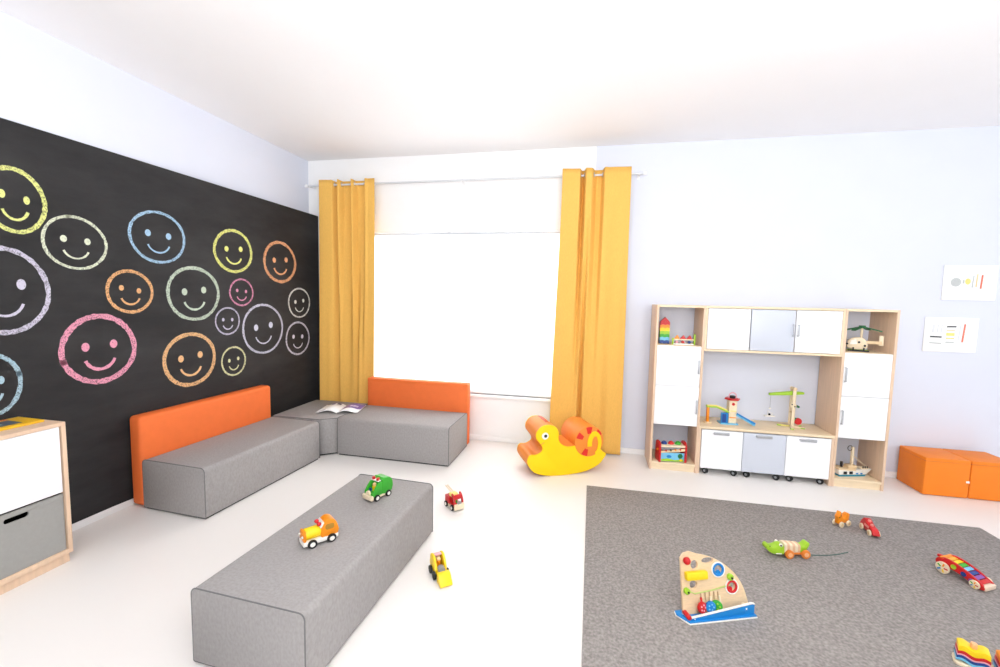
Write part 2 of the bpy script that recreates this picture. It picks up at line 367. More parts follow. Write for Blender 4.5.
s2 = thing('corner_sofa_module', 'grey fabric corner seat with a cut-off front corner and an open magazine', 'sofa', (.195, -.19, 0))
poly = [(0, 0), (.632, 0), (.632, -.575), (.505, -.672), (0, -.672)]
cm_ = MB().prism(poly[::-1], .012, .358, 'xy', bev=.012).build('seat', FAB, s2)
sm = MB(); sm.tube([(u*1.0, v*1.0, .352) for u, v in poly], .0028, 6, True); sm.build('seam', SEAM, cm_)
MB().prism([(u*.97+.01, v*.97-.01) for u, v in poly][::-1], 0, .014, 'xy').build('base_board', BLACK, s2)
s3 = thing('sofa', 'grey fabric bench sofa with orange backrest under the window', 'sofa', (.838, -.79, 0), -.012)
seat_block(s3, 1.125, .555, .36, 'x')
MB().box((.0, .558, .012), (1.125, .655, .65), .014, 3).build('backrest', ORANGEF, s3, label='smooth orange backrest')
s4 = thing('bench', 'long grey fabric bench in the middle of the floor with toy trucks on it', 'bench', (1.620, -3.035, 0), -.047)
seat_block(s4, .54, 1.195, .330, 'y', r=.026)

# open magazine on the corner seat
mg = thing('magazine', 'open magazine with purple pictures lying on the corner seat', 'magazine', (.715, -.515, .3625), .22)
for s in (-1, 1):
    b = bmesh.new(); N = 10; R = []
    for i in range(N+1):
        u = i/N; zz = .004+.030*math.sin(min(1, u*1.15)*PI)*(1-.35*u)+(.010*u*u if s > 0 else .004*u)
        R.append([b.verts.new((s*.205*u, y, zz)) for y in (-.145, -.02, .145)])
    for i in range(N):
        for k in range(2):
            q = (R[i][k], R[i+1][k], R[i+1][k+1], R[i][k+1]); b.faces.new(q if s > 0 else q[::-1])
    mb = MB(); mb.bm.free(); mb.bm = b; pg = mb.build('page', PAPER, mg)
    md = pg.modifiers.new('thickness', 'SOLIDIFY'); md.thickness = .004; md.offset = -1
    def pic(u0, u1, y0, y1, mt):
        b = bmesh.new(); R = []
        for i in range(7):
            u = u0+(u1-u0)*i/6; zz = .005+.030*math.sin(min(1, u*1.15)*PI)*(1-.35*u)+(.010*u*u if s > 0 else .004*u)
            R.append([b.verts.new((s*.205*u, y, zz)) for y in (y0, y1)])
        for i in range(6):
            q = (R[i][0], R[i+1][0], R[i+1][1], R[i][1]); b.faces.new(q if s > 0 else q[::-1])
        mb = MB(); mb.bm.free(); mb.bm = b; mb.build('picture', mt, pg)
    MAGP = C('magazine_purple', (120, 98, 176)); MAGD = C('magazine_dark', (60, 52, 96)); MAGL = C('magazine_lilac', (214, 206, 236))
    if s > 0: pic(.03, .98, -.03, .14, MAGP); pic(.35, .75, .02, .07, MAGL); pic(.86, .97, .05, .14, MAGD)
    else: pic(.2, .4, .09, .135, MAGD); pic(.5, .7, .09, .135, MAGP); pic(.62, .9, -.13, -.08, C('magazine_grey', (150, 145, 160)))

# ------------------------------------------------------------------ low cabinet by the blackboard
cb = thing('low_cabinet', 'birch cabinet with white flap and grey box in front of the blackboard', 'cabinet', (.02, -3.62, 0))
X1, Y1 = .333, 1.0
MB().box((.0, 0, .78), (X1, Y1, .80), .0015).build('top_panel', WOOD, cb)
MB().box((0, Y1-.02, .052), (X1, Y1, .78), .0015).build('side_panel', WOOD, cb); MB().box((0, 0, .052), (X1, .02, .78), .0015).build('side_panel', WOOD, cb)
MB().box((0, .02, .052), (X1, Y1-.02, .078), .0015).build('bottom_panel', WOOD, cb)
MB().box((0, .02, .405), (X1-.021, Y1-.02, .422), .0015).build('shelf', WOOD, cb)
MB().box((.004, .02, .078), (.010, Y1-.02, .78)).build('back_panel', LAM, cb)
MB().box((.02, .015, 0), (X1-.012, Y1-.012, .052), .001).build('plinth', WOOD, cb)
MB().box((X1-.018, .024, .412), (X1-.001, Y1-.030, .778), .0015).build('door', LAM, cb)
gb = thing('storage_box', 'grey storage box with an oval handle hole in the low cabinet', 'box', (.05, -3.18, .0785))
w_, h_ = .534, .322
hole = rrect(.285, .268, .385, .298, .0148)
hole = [(u, v) for u, v in hole]
MB().prism([(0, 0), (w_, 0), (w_, h_), (0, h_)], .285, .293, 'yz', holes=[hole]).build('front_panel', FELTBOX, gb)
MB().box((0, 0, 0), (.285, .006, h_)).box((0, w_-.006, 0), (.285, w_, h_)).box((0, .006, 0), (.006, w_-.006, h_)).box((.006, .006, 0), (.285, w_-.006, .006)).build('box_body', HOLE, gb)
MB().box((.293, .0, h_-.026), (.2965, w_, h_), .001).build('rim', FELTBOX, gb)
# picture book on the cabinet
pb = thing('picture_book', 'yellow picture book lying on top of the low cabinet', 'book', (.175, -2.84, .8005), -.02)
MB().box((-.12, -.19, 0), (.075, .19, .012), .0015).build('cover', C('book_yellow', (244, 190, 30)), pb)
MB().box((-.075, -.13, .0122), (.035, .12, .0128)).build('picture', C('book_dark', (70, 78, 96)), pb)
MB().box((-.112, -.16, .0122), (-.088, .13, .0128)).build('title_band', C('book_orange', (232, 110, 40)), pb)
MB().box((-.04, -.06, .0129), (.0, .06, .0132)).build('picture', C('book_sky', (170, 200, 205)), pb)

# ------------------------------------------------------------------ shelf wall
D = .361; TH = .019
def handle(par, c, length, vertical, out=-1):
    """a flat strip pull with two feet, in front of a door at y = c.y"""
    x, y, z = c
    mb = MB()
    if vertical: mb.box((x-.006, y-.022, z-length/2), (x+.006, y-.016, z+length/2), .0015).box((x-.005, y-.017, z-length/2), (x+.005, y, z-length/2+.008)).box((x-.005, y-.017, z+length/2-.008), (x+.005, y, z+length/2))
    else: mb.box((x-length/2, y-.022, z-.012), (x+length/2, y-.016, z+.012), .0015).box((x-length/2, y-.017, z-.006), (x-length/2+.008, y, z+.006)).box((x+length/2-.008, y-.017, z-.006), (x+length/2, y, z+.006))
    return mb.build('handle', HANDLE, par)
def tower(label, x0, x1, hside):
    W = x1-x0
    t = thing('shelf_tower', label, 'shelf', (x0, -D, 0))
    y1 = D-.016
    MB().box((0, 0, .0), (TH, y1, 1.5), .001).build('side_panel', WOOD, t); MB().box((W-TH, 0, .0), (W, y1, 1.5), .001).build('side_panel', WOOD, t)
    MB().box((TH, .001, 1.5-TH), (W-TH, y1, 1.5), .001).build('top_panel', WOODH, t)
    MB().box((TH, .001, .054), (W-TH, y1, .074), .001).build('bottom_panel', WOODH, t)
    MB().box((TH, .014, 0), (W-TH, .03, .054)).build('plinth', WOODH, t)
    for z in (.423, .77, 1.124): MB().box((TH, .022, z), (W-TH, y1, z+.018), .001).build('shelf', WOODH, t)
    for z0, z1 in ((.424, .776), (.779, 1.139)):
        d = MB().box((TH+.002, .002, z0), (W-TH-.002, .020, z1), .0012).build('door', LAM, t)
        hx = W-TH-.016 if hside > 0 else TH+.014
        handle(d, (hx, .002, (z0+z1)/2 + (.0 if z0 < .6 else 0)), .12, True)
    return t
tower('birch shelf tower holding the rainbow stacker, next to the mustard curtain', 3.739, 4.146, 1)
tower('birch shelf tower holding the wooden ship, next to the orange poufs', 5.207, 5.588, -1)
mu = thing('wall_cabinet', 'birch hanging cabinet with two white doors and a grey one between the towers', 'cabinet', (4.147, -D, 1.105))
WM = 5.206-4.147
MB().box((0, 0, 0), (WM, D-.001, .018), .001).build('bottom_panel', WOODH, mu); MB().box((0, 0, .377), (WM, D-.001, .395), .001).build('top_panel', WOODH, mu)
for x in (0, WM-.016): MB().box((x, 0, .018), (x+.016, D-.001, .377)).build('side_panel', WOODH, mu)
for x in (WM/3, 2*WM/3): MB().box((x-.008, .022, .018), (x+.008, D-.002, .377)).build('divider', WOODH, mu)
MB().box((.016, D-.008, .018), (WM-.016, D-.002, .377)).build('back_panel', LAM, mu)
for k in range(3):
    xa = .016+k*(WM-.032)/3+.004; xb = .016+(k+1)*(WM-.032)/3-.004
    d = MB().box((xa, -.002, .022), (xb, .016, .373), .0012).build('door', GREYLAM if k == 1 else LAM, mu, label='pale grey door' if k == 1 else None)
    if k: handle(d, (xb-.012 if k == 1 else xa+.016, -.002, .205), .10, True)
lu = thing('media_bench', 'low birch bench board over the rolling boxes between the towers', 'bench', (4.147, -D, 0))
MB().box((0, 0, .412), (WM, D-.001, .434), .001).build('top_panel', WOODH, lu)
for x in (0, WM-.018): MB().box((x, .002, 0), (x+.018, D-.016, .412), .001).build('side_panel', WOOD, lu)
cx0 = 4.147+.021; cw = (WM-.042)/3
for k, lab in enumerate(('white rolling storage box next to the tower with the hammer bench', 'pale grey rolling storage box between the two white ones', 'white rolling storage box next to the tower with the wooden ship')):
    r = thing('rolling_box', lab, 'storage box', (cx0+k*cw+.002, -D+.004, 0), 0, 'rolling boxes under the bench board')
    W = cw-.004
    f = MB().box((0, -.004, .056), (W, .012, .404), .0012).build('front_panel', GREYLAM if k == 1 else LAM, r)
    MB().box((.004, .012, .056), (.016, .32, .38)).box((W-.016, .012, .056), (W-.004, .32, .38)).box((.016, .31, .056), (W-.016, .32, .38)).box((.016, .012, .056), (W-.016, .31, .066)).build('box_body', LAM, r)
    handle(f, (W*.47, -.004, .382), .125, False)
    for cxx in (.05, W-.05):
        for cyy in (.02, .28):
            RM = Matrix.Translation((cxx, cyy, 0)) @ Matrix.Rotation(.75 if cxx < .1 else .95, 4, 'Z')
            c = MB().cyl((-.007, 0, .026), .026, .010, 'x', seg=20, bev=.002, mtx=RM).cyl((.007, 0, .026), .026, .010, 'x', seg=20, bev=.002, mtx=RM).build('caster', BLACK, r)
            MB().box((-.004, -.010, .022), (.004, .012, .058), .001, mtx=RM).build('fork', HANDLE, c); MB().cyl((-.0125, 0, .026), .011, .002, 'x', seg=12, mtx=RM).build('hub', GREYP, c)

# ------------------------------------------------------------------ toys on the shelves
# rainbow stacker
t = thing('stacking_toy', 'rainbow stacking tower of wooden blocks in the shelf compartment', 'toy', (3.838, -.185, 1.1425))
st = [('navy', NAVY), ('sky', SKY), ('dgreen', GRN), ('green', LIME), ('yellow', YEL), ('orange', ORG), ('red', RED)]
for k, (n, mt) in enumerate(st):
    wv = [(-.041, 0), (-.02, .006), (0, 0), (.02, .006), (.041, 0), (.041, .028), (.02, .034), (0, .028), (-.02, .034), (-.041, .028)]
    MB().prism([(u, v+k*.0285) for u, v in wv], -.03, .03, 'xz').build('block', mt, t)
MB().prism([(-.04, .2015), (.04, .2015), (0, .243)], -.028, .028, 'xz', bev=.002).build('roof', RED, t)
MB().cyl((0, 0, .238), .007, .016, seg=12).build('peg', GREYP, t)
# bead rail
t = thing('bead_rail_toy', 'small wooden bead rail toy with green end posts beside the rainbow stacker', 'toy', (3.99, -.262, 1.1425), .0)
for x in (-.095, .088): MB().prism(rrect(-.012, 0, .012, .10 if x > 0 else .06, .010), x, x+.014, 'yz', bev=.002).build('post', LIME, t)
MB().box((-.082, -.016, .042), (.088, .016, .054), .002).build('shelf_bar', CREAM, t); MB().box((-.082, -.016, .0), (.088, .016, .012), .002).build('base_bar', OFFW, t)
for k, (mt, mt2) in enumerate(((ORG, PINK), (RED, RED), (RED, NAVY))):
    x = -.055+k*.053
    MB().prism([(x-.024, .054), (x+.024, .054), (x+.012, .074), (x+.004, .088), (x-.008, .074)], -.014, .014, 'xz', bev=.001).build('figure', mt, t)
    MB().cyl((x, 0, .026), .012, .03, 'y', seg=14).build('bead', mt2, t)
# helicopter
t = thing('toy_helicopter', 'wooden construction helicopter with long dark green rotor blades', 'toy', (5.412, -.20, 1.1425), -.40); t.scale = (1.0, 1.05, 1.12)
MB().prism(smooth_loop([(-.085, .03), (-.075, .085), (-.03, .105), (.02, .10), (.045, .06), (.04, .025), (-.02, .015)]), -.028, .028, 'xz', bev=.003).build('cabin', CREAM, t)
MB().prism([(-.07, .05), (-.062, .082), (-.03, .092), (-.02, .055)], -.030, .030, 'xz').build('window', OFFW, t)
MB().box((.03, -.01, .06), (.14, .01, .082), .002).build('tail_boom', TOYWOOD, t)
MB().box((.12, -.006, .05), (.15, .006, .125), .002).build('tail_fin', CREAM, t)
for y in (-.034, .034): MB().box((-.08, y-.006, 0), (.06, y+.006, .012), .002).box((-.05, y-.004, .012), (-.04, y+.004, .03)).box((.02, y-.004, .012), (.03, y+.004, .03)).build('skid', LIME if y > 0 else BLACK, t)
MB().cyl((.005, 0, .14), .009, .10, seg=12).build('mast', CREAM, t)
MB().cyl((.005, 0, .186), .024, .020, seg=14, bev=.002).build('rotor_hub', DGRN, t)
for k, a in enumerate((-8, 62, 196, 235)):
    MB().box((.012, -.016, -.004), (.135 if k % 2 == 0 else .115, .016, .004), .002, mtx=Matrix.Translation((.005, 0, .188)) @ Matrix.Rotation(math.radians(a), 4, 'Z') @ Matrix.Rotation(.24, 4, 'Y')).build('rotor_blade', DGRN, t)
for x, z in ((-.088, .055), (-.01, .07), (.03, .045)): MB().cyl((x, -.03, z), .008, .012, 'y', seg=12).build('bolt', BLACK, t)
# hammer bench
t = thing('hammer_bench', 'red hammer bench toy with coloured balls on top and a painted side', 'toy', (3.93, -.30, .0745), .16)
for s in (-1, 1):
    pr = rrect(-.062, 0, .062, .185, .045, 6, .010)
    MB().prism(pr, s*.115-.008, s*.115+.008, 'yz', bev=.003).build('side_panel', RED, t)
    MB().cyl((s*.124, -.02, .11), .010, .02, 'x', seg=12).build('knob', CREAM if s > 0 else ORG, t)
MB().box((-.107, -.055, .140), (.107, .055, .156), .002).build('top_board', CREAM, t)
for k, mt in enumerate((NAVY, RED, GRN)): MB().sph((-.065+k*.062, 0, .158), .026).build('ball', mt, t)
MB().box((-.107, -.044, .006), (.107, -.036, .085), .001).build('picture_panel', SKY, t)
MB().prism([(-.107, .085), (.107, .105), (.107, .13), (-.107, .10)], -.05, -.04, 'xz').build('ramp', TOYWOOD, t)
MB().prism([(-.10, .008), (.10, .008), (.10, .030), (.02, .020), (-.04, .034), (-.10, .026)], -.0462, -.0441, 'xz').build('painted_meadow', LIME, t)
MB().prism(circ(.07, .058, .022, 16), -.0462, -.0441, 'xz').build('painted_tree', DGRN, t); MB().prism(circ(-.03, .052, .022, 14, .014), -.0462, -.0441, 'xz').build('painted_bush', BLUE, t)
MB().prism(circ(.075, .022, .012, 12), -.0475, -.0463, 'xz').build('painted_flower', YEL, t)
for k in range(4): MB().cyl((-.06+k*.042, -.046, .107+.004*k), .008, .012, 'y', seg=10).build('peg', (RED, BLACK, ORG, RED)[k], t)
# garage
t = thing('toy_garage', 'wooden toy garage tower with green ramp and blue slide on the bench board', 'toy', (4.42, -.20, .4345), .05)
MB().box((-.075, -.05, 0), (.075, .05, .012), .002).build('base_plate', SKY, t)
MB().box((-.005, -.035, .012), (.060, .035, .222), .002).build('tower', CREAM, t)
MB().prism(circ(.028, 0, .066, 6), .222, .236, 'xy', bev=.003).build('roof_plate', RED, t)
MB().cyl((.028, 0, .246), .026, .02, seg=16).build('turret', BLACK, t)
MB().tor((.03, 0, .255), .03, .005, 'y', 20, 6).build('handle_ring', PINK, t)
MB().cyl((.028, -.036, .187), .013, .006, 'y', seg=14).build('clock', RED, t)
MB().box((-.07, -.045, .012), (-.012, -.02, .105), .002).build('gate', BLUE, t); MB().box((-.062, -.047, .02), (-.03, -.0445, .095)).build('gate_door', NAVY, t)
MB().prism([(-.19, .145), (-.11, .145), (.0, .10), (.0, .113), (-.11, .160), (-.19, .160)], -.035, .015, 'xz', bev=.002).build('ramp', LIME, t)
MB().prism([(-.19, .160), (-.11, .160), (-.02, .124), (-.02, .136), (-.11, .172), (-.19, .172)], -.038, -.032, 'xz').build('ramp_rail', PALEY, t)
MB().box((-.188, -.028, .012), (-.168, .0, .148), .002).build('post', ORG, t); MB().box((-.205, -.045, 0), (-.150, .015, .012), .002).build('post_foot', TOYWOOD, t)
MB().prism([(.055, .085), (.20, .004), (.215, .004), (.215, .014), (.20, .016), (.055, .10)], -.05, -.008, 'xz', bev=.001).build('slide', SKY, t)
MB().prism([(.055, .10), (.20, .018), (.215, .018), (.215, .030), (.055, .115)], -.054, -.049, 'xz').build('slide_rail', BLUE, t)
MB().sph((.19, -.03, .03), .012).build('car', GRN, t)
for z in (.06, .12): MB().box((-.0, -.0375, z), (.055, -.0345, z+.008)).build('floor_band', PALEY if z > .1 else ORG, t)
# crane
t = thing('toy_crane', 'wooden toy crane with bright green arm and hanging hook on the bench board', 'toy', (4.955, -.155, .4345), .08)
for a in (20, 160, 250, -35):
    MB().box((0, -.010, 0), (.10, .010, .012), .002, mtx=Matrix.Rotation(math.radians(a), 4, 'Z')).build('foot', CREAM if a != 160 else PALEY, t)
    MB().box((.075, -.014, -.0005), (.105, .014, .008), .002, mtx=Matrix.Translation((0, 0, .0005)) @ Matrix.Rotation(math.radians(a), 4, 'Z')).build('foot_end', LIME, t)
for y in (-.022, .022): MB().box((-.014, y-.005, .012), (.014, y+.005, .345), .002).build('mast', CREAM, t)
MB().box((-.010, -.017, .13), (.010, .017, .14)).box((-.010, -.017, .30), (.010, .017, .31)).build('mast_brace', TOYWOOD, t)
MB().cyl((-.01, -.032, .20), .026, .010, 'y', seg=18, bev=.002).build('winch_wheel', CREAM, t)
for dx, dz in ((-.012, .01), (.012, -.008)): MB().cyl((-.01+dx, -.038, .20+dz), .006, .006, 'y', seg=10).build('bolt', BLACK, t)
MB().cyl((.035, -.02, .19), .010, .03, 'y', seg=12).build('crank', DGRN, t)
MB().prism([(-.20, .278), (-.02, .288), (.085, .300), (.085, .318), (-.02, .322), (-.20, .298)], -.015, .015, 'xz', bev=.003).build('arm', LIME, t)
MB().cyl((0, 0, .345), .016, .06, 'y', seg=14).build('pulley', TOYWOOD, t)
MB().cyl((.05, -.01, .055), .030, .022, 'y', seg=18, bev=.003).build('drum', RED, t); MB().box((.018, -.018, .055), (.04, .0, .085), .002).build('drum_arm', DGRN, t)
MB().tube([(-.185, 0, .285), (-.185, 0, .165)], .0012, 6).build('string', GREYP, t)
MB().tor((-.185, 0, .11), .03, .004, 'y', 3, 6, Matrix.Translation((0, 0, 0))).build('hook_frame', OFFW, t); MB().cyl((-.185, 0, .157), .008, .01, 'y', seg=12).build('hook_ring', OFFW, t)
MB().box((-.225, -.02, .085), (-.145, .02, .094), .002).build('hook_tray', OFFW, t); MB().sph((-.185, -.0, .102), .010).build('load', BLACK, t)
# ship
t = thing('toy_ship', 'wooden toy ship with crane mast and rigging in the lowest compartment', 'toy', (5.388, -.245, .0745), .28); t.scale = (.96, .96, 1.0)
MB().prism([(-.12, .014), (.13, .014), (.185, .062), (.06, .050), (-.02, .050), (-.13, .060)], -.038, .038, 'xz', bev=.003).build('hull', OFFW, t)
MB().prism([(-.121, .0), (.115, .0), (.13, .014), (-.121, .014)], -.040, .040, 'xz').build('keel_band', C('teal', (38, 136, 160)), t)
MB().prism([(-.135, .060), (-.02, .050), (.03, .050), (.03, .062), (-.02, .064), (-.135, .076)], -.042, .042, 'xz').build('deck', TOYWOOD, t)
MB().box((-.03, -.028, .062), (.05, .028, .09), .003).build('cabin', TOYWOOD, t)
for x in (-.085, -.03): MB().box((x, -.042, .020), (x+.032, -.039, .044), .001).build('window', BLACK, t)
for x in (.045, .085): MB().prism(circ(x, .024, .012, 10, .006), -.0405, -.0385, 'xz').build('wave_mark', BLUE, t)
MB().box((.012, -.010, .09), (.030, .010, .245), .002).build('mast', CREAM, t)
MB().tor((-.005, 0, .235), .022, .0025, 'y', 18, 6).build('pulley_ring', BLACK, t)
MB().tube([(.03, 0, .17), (.10, 0, .115), (.165, 0, .075)], .003, 6).build('rope', CREAM, t)
MB().cyl((-.075, -.0, .095), .010, .045, seg=12).build('chimney', BLACK, t)
MB().box((.09, -.03, .056), (.165, .03, .066), .002).build('bow_deck', CREAM, t)
for x in (.11, .13, .15): MB().cyl((x, -.025, .072), .004, .018, seg=8).build('rail_post', BLACK, t)

# ------------------------------------------------------------------ rocking duck
dk = thing('rocking_duck', 'yellow and orange foam rocking duck with a round striped tail wheel', 'rocking toy', (2.8716, -.7719, .002), math.radians(26))
body = [(-.204, .171), (-.203, .118), (-.147, .045), (-.037, .008), (.09, .0), (.208, .003), (.344, .022), (.458, .072), (.513, .135), (.524, .165), (.49, .19), (.465, .22), (.45, .24), (.38, .245), (.30, .25), (.221, .253), (.154, .252), (.098, .278), (.070, .322), (.068, .385), (.037, .434), (-.022, .453), (-.086, .444), (-.130, .396), (-.134, .344), (-.112, .311), (-.080, .267), (-.079, .228), (-.13, .199), (-.18, .199)]
loop = smooth_loop(body, 3)
tailc = (.357, .288); TR = .136
MB().prism(loop, .012, .308, 'xz').build('foam_body', DORG, dk)
MB().prism(loop, 0, .012, 'xz', bev=.002).build('side_cover', DYEL, dk, label='yellow duck-shaped side'); MB().prism(loop, .308, .32, 'xz', bev=.002).build('side_cover', DYEL, dk, label='yellow duck-shaped side')
tl_ = MB().prism(circ(*tailc, TR, 40), -.004, .324, 'xz', bev=.003).build('tail_wheel', DORG, dk, label='orange tail wheel')
for k in range(4):
    a0 = (28, 80, 138, 236)[k]; a1 = a0+26
    seg_ = arc(*tailc, TR-.006, a0, a1, 5)+arc(*tailc, TR*.52, a1, a0, 5)
    MB().prism(seg_, -.007, -.003, 'xz').build('red_patch', C('duck_red', (222, 40, 30)), tl_)
ring = arc(.405, .27, .066, -80, 195, 24, .108)+arc(.410, .262, .030, 195, -80, 24, .070)
MB().prism(ring, -.010, .002, 'xz', bev=.001).build('yellow_curl', DYEL, dk)
for y, s in ((-.002, -1), (.32, 1)):
    e = MB().cyl((-.055, y, .36), .030, .004, 'y', seg=24).build('eye', OFFW, dk); MB().cyl((-.052, y+s*.002, .360), .014, .003, 'y', seg=18).build('pupil', BLACK, e)
MB().tube([(-.122, -.001, .288), (-.10, -.001, .282), (-.08, -.001, .292), (-.062, -.001, .305)], .003, 6).build('smile', C('duck_line', (210, 130, 20)), dk)
MB().prism(arc(-.035, .350, .107, 48, 82, 8)+arc(-.035, .350, .100, 82, 48, 8), .10, .30, 'xz').build('red_crest', RED, dk)

# ------------------------------------------------------------------ posters
def poster(label, x0, x1, z0, z1):
    t = thing('poster', label, 'poster', (x0, -.012, z0), 0, 'small posters on the back wall')
    MB().box((0, 0, 0), (x1-x0, .010, z1-z0), .001).build('panel', PAPER, t)
    return t
PG = C('print_grey', (190, 194, 194)); PY = C('print_yellow', (244, 222, 130)); PR = C('print_red', (226, 120, 96)); PD = C('print_dark', (70, 70, 76)); PO = C('print_orange', (250, 205, 150)); PGL = C('print_light', (222, 224, 228))
def bar(t, x, z, w_, h_, mt, ang=0): MB().box((-w_/2, -.0008, -h_/2), (w_/2, 0, h_/2), mtx=Matrix.Translation((x, 0, z)) @ Matrix.Rotation(ang, 4, 'Y')).build('print', mt, t)
po = poster('white wall poster with a grey disc and yellow and red bars', 6.087, 6.462, 1.593, 1.886)
MB().prism(circ(.088, .150, .037), -.0008, 0, 'xz').build('print', PG, po)
bar(po, .142, .155, .014, .03, PG); MB().prism(circ(.172, .157, .020, 16, .026), -.0008, 0, 'xz').build('print', PY, po)
bar(po, .208, .155, .009, .10, PG, .05); bar(po, .234, .165, .010, .11, PO, .03); bar(po, .268, .155, .013, .115, PR, .04)
po = poster('white wall poster with dark script lines and a red bar, nearer to the shelf tower', 5.987, 6.367, 1.148, 1.444)
for x, wd in ((.062, .016), (.094, .010), (.122, .010)): bar(po, x, .20, wd, .07, PGL, .05)
bar(po, .085, .128, .085, .013, PD, .03); bar(po, .085, .100, .085, .004, PGL, .03); bar(po, .085, .074, .085, .010, PG, .03)
bar(po, .192, .218, .068, .012, PD, -.03)
for k, (mt, hh) in enumerate(((PO, .008), (PY, .026), (PY, .010), (PG, .010))): bar(po, .188, .186-k*.034, .060, hh, mt)
bar(po, .252, .165, .008, .13, PGL, .06); bar(po, .282, .165, .013, .155, PR, .06)

# ------------------------------------------------------------------ orange poufs
for i, (x0, lab) in enumerate(((5.868, 'orange leatherette cube pouf with a white tag, next to the shelf tower'), (6.182, 'orange leatherette cube pouf beside the tagged one, farther from the shelf tower'))):
    t = thing('pouf', lab, 'pouf', (x0, -.350, 0), 0, 'orange cube poufs by the wall')
    MB().box((0, 0, .004), (.309, .309, .312), .007, 3).build('cushion', ORANGEV, t)
    sm = MB(); sm.tube([(-.0008, -.0008, .285), (.3098, -.0008, .285), (.3098, .3098, .285), (-.0008, .3098, .285)], .0018, 6, True); sm.build('seam', C('pouf_seam', (205, 92, 22)), t)
    if i == 0: MB().box((.285, -.004, .130), (.307, -.0008, .146)).build('tag', PAPER, t, label='small white tag')

# ------------------------------------------------------------------ rug
RUG = mat('grey_carpet', (160, 154, 150), 1, .20, 75, .8, 260, spec=.05)
rg = thing('rug', 'large plain grey carpet covering the play area', 'rug', (3.185, -.891, 0))
MB().box((0, -4.2, .0), (2.68, 0, .010), .003).build('pile', RUG, rg)

# ------------------------------------------------------------------ toy vehicles
def wheels(par, xs, yw, r, wd, tyre=None, hub=None):
    for x in xs:
        for s in (-1, 1):
            wl = MB().cyl((x, s*yw, r), r, wd, 'y', seg=24, bev=wd*.2).build('wheel', tyre or BLACK, par)
            MB().cyl((x, s*(yw+wd*.45), r), r*.55, wd*.3, 'y', seg=16).build('hub', hub or OFFW, wl)
BZ = .3285
# orange engine truck on the bench
t = thing('toy_truck', 'orange wooden toy truck with a yellow barrel on the grey bench', 'toy truck', (1.917, -2.617, BZ+.002), math.radians(-127)); t.scale = (1.04, 1.04, .94)
MB().box((-.078, -.034, .014), (.080, .034, .036), .004).build('chassis', OFFW, t)
MB().cyl((.032, 0, .062), .029, .068, 'x', seg=24, bev=.003).build('barrel', YEL, t)
MB().box((.064, -.032, .034), (.078, .032, .086), .008).build('front_block', ORG, t)
for s in (-1, 1): MB().sph((.080, s*.020, .062), .006).build('headlight', OFFW, t)
cabp = [(-.076, .034), (-.002, .034), (-.002, .08), (-.012, .108), (-.035, .122), (-.060, .112), (-.076, .08)]
cab = MB().prism(smooth_loop(cabp, 2), -.032, .032, 'xz', bev=.004).build('cab', ORG, t)
for s in (-1, 1): MB().prism(rrect(-.058, .070, -.018, .098, .010), s*.0325-.0008, s*.0325+.0008, 'xz').build('window', C('cab_window', (176, 128, 40)), cab)
MB().prism([(-.014, .104), (.002, .085), (.006, .092), (-.012, .114)], -.030, .030, 'xz').build('light_bar', OFFW, t)
for s in (-1, 1): MB().sph((.006, s*.017, .104), .010).build('red_light', RED, t)
wheels(t, (-.045, .042), .036, .021, .012)
# green truck on the bench
t = thing('toy_truck', 'green wooden toy garbage truck on the grey bench', 'toy truck', (1.963, -2.118, BZ+.002), math.radians(-112)); t.scale = (1, 1, .96)
MB().box((-.072, -.036, .013), (.070, .036, .030), .003).build('chassis', CREAM, t); MB().box((.064, -.042, .012), (.080, .042, .040), .004).build('bumper', CREAM, t)
MB().prism(smooth_loop([(-.075, .03), (-.002, .03), (-.002, .118), (-.03, .124), (-.06, .118), (-.08, .09)], 2), -.040, .040, 'xz', bev=.004).build('body', GRN, t)
for s in (-1, 1): MB().prism([(.0, .03), (.066, .03), (.066, .056), (.046, .085), (.026, .106), (.0, .108)], s*.034-.005, s*.034+.005, 'xz', bev=.002).build('cab_side', GRN, t)
MB().box((.0, -.029, .030), (.064, .029, .052), .002).build('hood', GRN, t); MB().cyl((.070, 0, .050), .016, .012, 'x', seg=16).build('grille', CREAM, t)
d_ = MB().cyl((.024, 0, .066), .012, .03, seg=14).build('driver', YEL, t); MB().sph((.024, 0, .090), .011).build('driver_head', C('skin_wood', (240, 200, 150)), d_)
MB().box((.002, -.030, .110), (.022, .030, .118), .002).build('light_bar', OFFW, t)
for s in (-1, 1): MB().cyl((.014, s*.018, .124), .010, .014, seg=12).build('red_light', RED, t)
MB().cyl((.054, 0, .07), .010, .004, 'x', seg=14).build('steering_wheel', NAVY, t)
wheels(t, (-.045, .040), .040, .020, .012)
# red truck on the floor
t = thing('toy_truck', 'red wooden toy fire truck with a cream ladder on the white floor', 'toy truck', (2.240, -1.497, 0), math.radians(-40)); t.scale = (1.1, 1.1, 1.1)
MB().box((-.062, -.034, .012), (.062, .034, .026), .003).build('chassis', CREAM, t); MB().box((.056, -.038, .010), (.072, .038, .050), .006).build('bumper', CREAM, t)
MB().box((-.062, -.034, .026), (-.005, .034, .075), .004).build('body', RED, t)
for s in (-1, 1): MB().prism(arc(.020, .03, .044, 0, 90, 8, .078)+arc(.018, .03, .030, 90, 0, 8, .062), s*.030-.004, s*.030+.004, 'xz').build('cab_arch', RED, t)
MB().box((-.005, -.030, .026), (.056, .030, .040), .002).build('cab_floor', RED, t); MB().cyl((.064, 0, .052), .014, .012, 'x', seg=14).build('grille', GREYP, t)
MB().cyl((.02, 0, .058), .011, .034, seg=12).build('driver', GRN, t); MB().box((-.03, -.024, .075), (.018, .024, .098), .006).build('roof_pad', PALEY, t)
